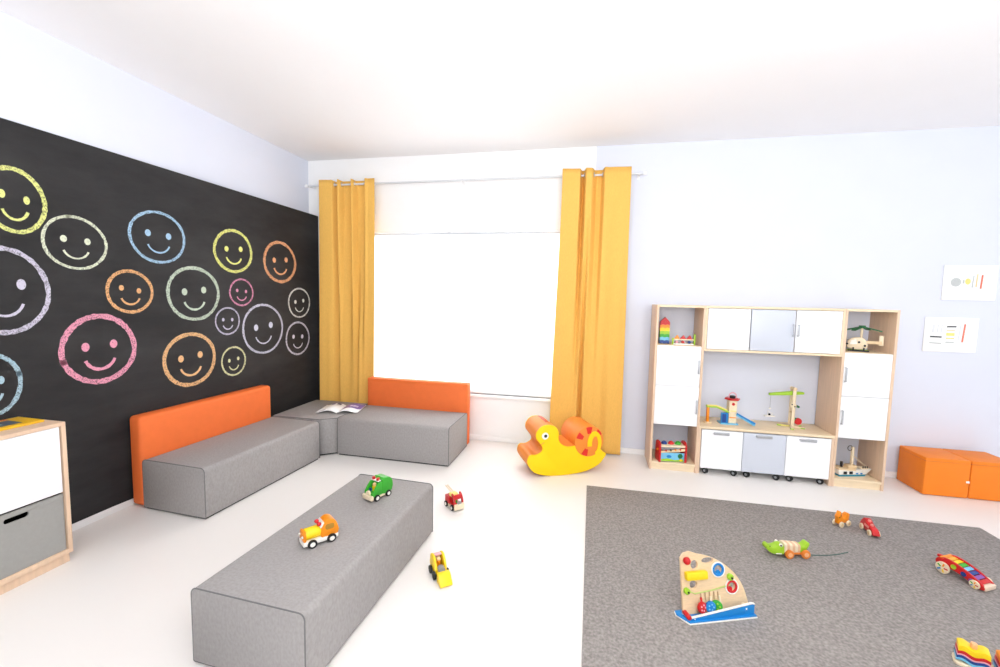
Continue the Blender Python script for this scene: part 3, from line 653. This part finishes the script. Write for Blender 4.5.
MB().box((-.095, -.010, -.004), (.0, -.004, .004), .001, mtx=Matrix.Translation((-.005, 0, .092)) @ Matrix.Rotation(.25, 4, 'Y')).box((-.095, .004, -.004), (.0, .010, .004), .001, mtx=Matrix.Translation((-.005, 0, .092)) @ Matrix.Rotation(.25, 4, 'Y')).build('ladder', CREAM, t)
MB().box((.042, -.030, .072), (.050, .030, .104), .002, mtx=Matrix.Identity(4)).build('windscreen_frame', RED, t)
wheels(t, (-.040, .034), .036, .019, .012)
# yellow loader on the floor
t = thing('toy_loader', 'yellow wooden toy bucket loader on the white floor', 'toy loader', (2.412, -2.265, 0), math.radians(-51)); t.scale = (.95, .95, .98)
MB().box((-.085, -.028, .014), (.030, .028, .034), .004).build('chassis', YEL, t)
for s in (-1, 1): MB().prism(smooth_loop([(-.088, .034), (-.02, .034), (.018, .034), (.008, .075), (-.03, .112), (-.075, .104), (-.09, .07)], 2), s*.028-.006, s*.028+.006, 'xz', bev=.002).build('cab_side', YEL, t)
MB().box((-.085, -.022, .034), (-.070, .022, .095), .002).build('cab_back', CREAM, t); MB().box((-.062, -.022, .100), (-.040, .022, .108), .002).build('roof_bar', PINK, t)
d_ = MB().cyl((-.032, 0, .056), .012, .04, seg=14).build('driver', ORG, t); MB().sph((-.032, 0, .086), .012).build('driver_head', C('skin_wood', (240, 200, 150)), d_)
MB().cyl((.018, 0, .052), .020, .03, 'x', seg=16).build('grille', GREYP, t)
MB().box((.020, -.030, .020), (.050, -.020, .032), .002).box((.020, .020, .020), (.050, .030, .032), .002).build('lift_arm', BLACK, t)
MB().prism([(.044, .004), (.105, .004), (.112, .010), (.075, .052), (.062, .058), (.044, .058)], -.036, .036, 'xz', bev=.003).build('bucket', YEL, t)
wheels(t, (-.055, .012), .040, .022, .014, BLACK, BLACK)

# ------------------------------------------------------------------ toys on the rug
RZ = .0103
# activity board
ang = math.atan2(.126, .329)
t = thing('activity_board', 'wooden ball-run activity board with blue base and coloured discs on the carpet', 'toy', (3.68, -2.336, RZ), ang)
MB().prism([(0, 0), (.352, 0), (.352, .085), (-.028, .085), (-.034, .06)], 0.006, .012, 'xy', bev=.001).build('base_plate', BLUE, t)
MB().prism([(-.002, -.003), (.355, -.003), (.355, .088), (-.030, .088), (-.038, .061)], 0, .0058, 'xy', bev=.001).build('base_edge', OFFW, t)
MB().prism([(.015, .012), (.345, .012), (.345, .062), (.33, .066), (.015, .022)], .010, .018, 'xz', bev=.002).build('front_panel', BLUE, t)
MB().prism([(.015, .0215), (.33, .0655), (.345, .0615), (.345, .066), (.33, .070), (.015, .026)], .009, .019, 'xz').build('front_edge', OFFW, t)
lean = Matrix.Translation((.03, .055, .012)) @ Matrix.Rotation(-.22, 4, 'X')
out = [(-.035, 0), (.315, 0), (.315, .035)]+[(u, v) for u, v in arc(.0, .02, .312, 8, 78, 16, .255)]+[(.02, .285), (-.012, .278), (-.03, .258)]
H1 = circ(.040, .222, .019, 18, .022); H2 = circ(.112, .238, .032, 20, .014); H3 = circ(.028, .132, .020, 18, .019)
H4 = circ(.165, .192, .019, 20, .022); H5 = circ(.232, .108, .018, 20, .020)
slots = [rrect(x-.004, .050, x+.004, .092, .0038) for x in (.062, .087, .110, .133, .156)]
pan = MB().prism(out, -.006, .006, 'xz', holes=[H1, H2, H3, H4, H5]+slots, mtx=lean).build('panel', mat('activity_wood', (236, 205, 164), .45, .05, 30, stretch=(1, 5, 5)), t)
def ap(mb, name, mt, par=None): return mb.build(name, mt, par or t)
ap(MB().sph((-.002, -.014, .246), .018, mtx=lean), 'red_ball', RED)
ap(MB().box((-.018, -.034, .160), (.095, -.006, .198), .006, mtx=lean), 'yellow_block', YEL)
for (cx_, cz_, r_, mt) in ((.165, .192, .026, BLUE), (.232, .108, .025, RED)):
    o = ap(MB().tor((cx_, -.008, cz_), r_, .006, 'y', 28, 8, mtx=lean), 'ring', mt); ap(MB().tor((cx_, -.009, cz_), r_+.008, .0035, 'y', 28, 8, mtx=lean), 'ring_edge', OFFW, o)
ap(MB().cyl((.165, -.004, .178), .012, .008, 'y', seg=16, mtx=lean), 'disc_piece', BLUE); ap(MB().cyl((.225, -.004, .098), .010, .008, 'y', seg=16, mtx=lean), 'disc_piece', RED)
for (cx_, cz_) in ((-.012, .108), (.225, .155)):
    o = ap(MB().cyl((cx_, -.012, cz_), .015, .016, 'y', seg=20, bev=.002, mtx=lean), 'green_knob', LIME); ap(MB().cyl((cx_+.004, -.021, cz_-.004), .005, .003, 'y', seg=12, mtx=lean), 'knob_hole', BLACK, o)
ap(MB().tube([(.0, -.01, .105), (.03, -.01, .092), (.12, -.01, .100), (.225, -.01, .118)], .003, 6, mtx=lean), 'green_groove', C('pale_lime', (190, 206, 120)))
for k, (x, mt, mt2) in enumerate(((.048, RED, PINK), (.098, BLUE, SKY), (.146, GRN, LIME))):
    o = ap(MB().cyl((x, -.026, .034), .026, .014, 'y', seg=24, bev=.003, mtx=lean @ Matrix.Translation((x, 0, 0)) @ Matrix.Rotation((.25, .0, -.5)[k], 4, 'Z') @ Matrix.Translation((-x, 0, 0))), 'disc', mt)
    for q in range(5):
        a = 2*PI*q/5; ap(MB().cyl((x+.013*math.cos(a), -.034, .034+.013*math.sin(a)), .004, .003, 'y', seg=8, mtx=lean @ Matrix.Translation((x, 0, 0)) @ Matrix.Rotation((.25, .0, -.5)[k], 4, 'Z') @ Matrix.Translation((-x, 0, 0))), 'dot', mt2, o)
    ap(MB().tube([(x+.01, -.02, .034), (x+.012, -.012, .074)], .005, 8, mtx=lean), 'disc_stem', CREAM if k else RED, o)
ap(MB().cyl((.004, .035, .024), .011, .05, 'y', seg=16, bev=.003), 'red_roller', RED); ap(MB().sph((.285, -.012, .022), .010, mtx=lean), 'wooden_knob', CREAM)
ap(MB().cyl((.30, .0095, .045), .004, .003, 'y', seg=10), 'screw', OFFW); ap(MB().cyl((.03, .0095, .018), .003, .003, 'y', seg=10), 'screw', OFFW)
# crocodile
ca = math.radians(194)
t = thing('pull_along_crocodile', 'lime green pull-along crocodile with cream stripes and orange wheels', 'toy', (4.392, -1.588, RZ), ca)
MB().prism(smooth_loop([(.042, .026), (.048, .072), (.068, .082), (.085, .068), (.115, .064), (.135, .076), (.148, .070), (.150, .052), (.125, .030), (.09, .018), (.06, .018)], 3), -.026, .026, 'xz', bev=.005).build('head', LIME, t)
for s in (-1, 1):
    e = MB().sph((.066, s*.022, .076), .010).build('eye', OFFW, t); MB().sph((.070, s*.029, .077), .005).build('pupil', BLACK, e)
    MB().sph((.135, s*.022, .070), .005).build('nostril', BLACK, t)
    MB().box((.060, s*.026-.002, .022), (.095, s*.026+.002, .028), .001).build('teeth', OFFW, t)
for k in range(6):
    x = .036-k*.0165; MB().prism(rrect(-.027, .026-.002*(k % 2), .027, .086-.0015*k, .014), x-.008, x+.0075, 'yz', bev=.002).build('body_ring', CREAM if k % 2 == 0 else C('stripe_rose', (226, 186, 150)), t)
MB().prism(smooth_loop([(-.055, .030), (-.055, .068), (-.078, .070), (-.098, .088), (-.112, .084), (-.104, .058), (-.085, .032)], 3), -.022, .022, 'xz', bev=.004).build('tail', LIME, t)
for x in (.018, -.082):
    for s in (-1, 1):
        wl = MB().cyl((x, s*.035, .026), .026, .014, 'y', seg=24, bev=.003).build('wheel', C('wheel_orange', (232, 132, 50)), t); MB().cyl((x, s*.0425, .026), .013, .003, 'y', seg=16).build('hub', C('wheel_peach', (244, 180, 130)), wl)
MB().box((-.092, -.028, .020), (.030, .028, .030), .002).build('axle_block', C('wheel_orange', (232, 132, 50)), t)
MI = (Matrix.Translation((4.392, -1.588, RZ)) @ Matrix.Rotation(ca, 4, 'Z')).inverted()
MB().tube([MI @ Vector(v) for v in ((4.48, -1.56, .03), (4.50, -1.562, .014), (4.56, -1.552, .0128), (4.63, -1.535, .0128), (4.70, -1.508, .0128), (4.772, -1.466, .0128))], .0022, 6).build('pull_string', C('string_green', (70, 110, 104)), t)
# orange fox
t = thing('wheeled_fox', 'orange wooden fox on cream wheels at the carpet edge', 'toy', (4.918, -1.10, RZ), math.radians(-150))
MB().prism([(.052, .022), (.052, .058), (.060, .075), (.050, .085), (.036, .110), (.026, .088), (.012, .060), (-.008, .056), (-.018, .082), (-.036, .090), (-.052, .080), (-.050, .040), (-.046, .022)], -.014, .014, 'xz', bev=.004).build('body', ORG, t)
MB().prism([(.040, .070), (.036, .098), (.030, .078)], -.0152, .0152, 'xz').build('ear_mark', C('fox_brown', (170, 96, 20)), t)
for s in (-1, 1): MB().sph((.048, s*.014, .070), .004).build('eye', BLACK, t)
wheels(t, (-.034, .034), .022, .020, .010, CREAM, C('wheel_tan', (226, 196, 150)))
# red car
t = thing('toy_car', 'red wooden toy car on cream wheels beside the orange fox', 'toy car', (5.050, -1.165, RZ), math.radians(-92)); t.scale = (.88, .82, .9)
MB().prism(smooth_loop([(-.080, .016), (-.084, .050), (-.062, .080), (-.045, .094), (-.026, .090), (.020, .066), (.062, .058), (.084, .040), (.082, .016)], 3), -.024, .024, 'xz', bev=.006).build('body', RED, t)
for x, z in ((-.012, .086), (.022, .070)): MB().cyl((x, 0, z), .011, .014, seg=14, bev=.002).build('peg', C('peg_rose', (236, 150, 140)), t)
for s in (-1, 1): MB().prism(rrect(-.030, .042, .030, .062, .009), s*.0245-.0008, s*.0245+.0008, 'xz').build('side_window', C('peg_rose', (236, 150, 140)), t)
wheels(t, (-.052, .050), .031, .022, .012, CREAM, C('wheel_tan', (226, 196, 150)))
# xylophone car
xa = math.atan2(-.88, .475)
t = thing('xylophone_car', 'red wooden xylophone car with rainbow keys on the carpet', 'toy', (5.273, -1.600, RZ), xa); t.scale = (.88, .9, .9)
prof = smooth_loop([(-.120, .050), (-.115, .082), (-.075, .100), (-.02, .094), (.04, .074), (.095, .046), (.118, .030), (.118, .010), (.085, .008), (.03, .030), (-.03, .045), (-.08, .040)], 3)
for s in (-1, 1):
    o = MB().prism(prof, s*.045-.007, s*.045+.007, 'xz', bev=.002).build('side_panel', RED, t)
    for x, z, mt in ((-.030, .068, LIME), (.020, .052, NAVY), (.060, .034, PURP)): MB().cyl((x, s*.053, z), .014, .003, 'y', seg=18).build('spot', mt, o)
keys = [(ORG), (C('key_amber', (250, 176, 40))), (YEL), (GRN), (SKY), (NAVY), (PURP), (RED)]
for k, mt in enumerate(keys):
    u = k/7; x = -.092+.185*u; z = .104-.062*u**1.25-.012*(1-u)**3; sl = -.05-.42*u
    MB().box((-.0115, -.052+.008*u, -.003), (.0115, .052-.008*u, .003), .0015, mtx=Matrix.Translation((x, 0, z)) @ Matrix.Rotation(-sl, 4, 'Y')).build('key', mt, t)
MB().box((.095, -.050, .006), (.126, .050, .034), .005).build('nose_block', C('nose_cream', (240, 214, 190)), t)
MB().box((-.138, -.012, .070), (-.108, .012, .086), .004).build('tail_handle', RED, t)
for x, r in ((-.078, .036), (.078, .025)):
    for s in (-1, 1):
        wl = MB().cyl((x, s*.060, r), r, .012, 'y', seg=28, bev=.002).build('wheel', CREAM, t)
        for q in range(5):
            a = 2*PI*q/5; MB().box((r*.25, -.0012, -r*.11), (r*.8, .0012, r*.11), mtx=Matrix.Translation((x, s*.0662, r)) @ Matrix.Rotation(a, 4, 'Y')).build('spoke_mark', (RED, YEL, BLUE, GRN, ORG)[q], wl)
# stacking train at the carpet's edge of view: two cars on cream bases
def wavy(L, z0, z1, s=1):
    pts = []; n = 16
    for i in range(n+1): u = i/n; pts.append((-L/2+L*u, z0+.006*math.sin(u*PI*3)))
    for i in range(n, -1, -1): u = i/n; pts.append((-L/2+L*u, z1+.006*math.sin(u*PI*3)))
    return pts
for k, (lc, top, tl2, nm) in enumerate((((4.808, -2.300, RZ), YEL, 'yellow', 'wavy wooden block stack with yellow top layer and peg on the carpet'), ((4.922, -2.338, RZ), ORG, 'orange', 'wavy wooden block stack with orange top layer beside the yellow-topped stack'))):
    t = thing('block_stack', nm, 'toy', lc, math.radians(-28 if k == 0 else -24), 'wavy block stacks'); t.scale = (.86, .86, .86)
    MB().prism(rrect(-.066, -.042, .066, .042, .02), .0, .016, 'xy', bev=.004).build('base', CREAM, t)
    for (z0, z1, mt, L) in ((.022, .034, SKY, .118), (.034, .048, NAVY, .116), (.048, .056, PINK, .114), (.056, .072, RED, .112), (.072, .098, top, .108)):
        MB().prism(wavy(L, z0, z1), -.034, .034, 'xz', bev=.001).build('layer', mt, t)
    MB().cyl((.0, 0, .106), .013, .028, seg=16, bev=.003).build('peg', C('peg_peach', (246, 184, 130)), t)
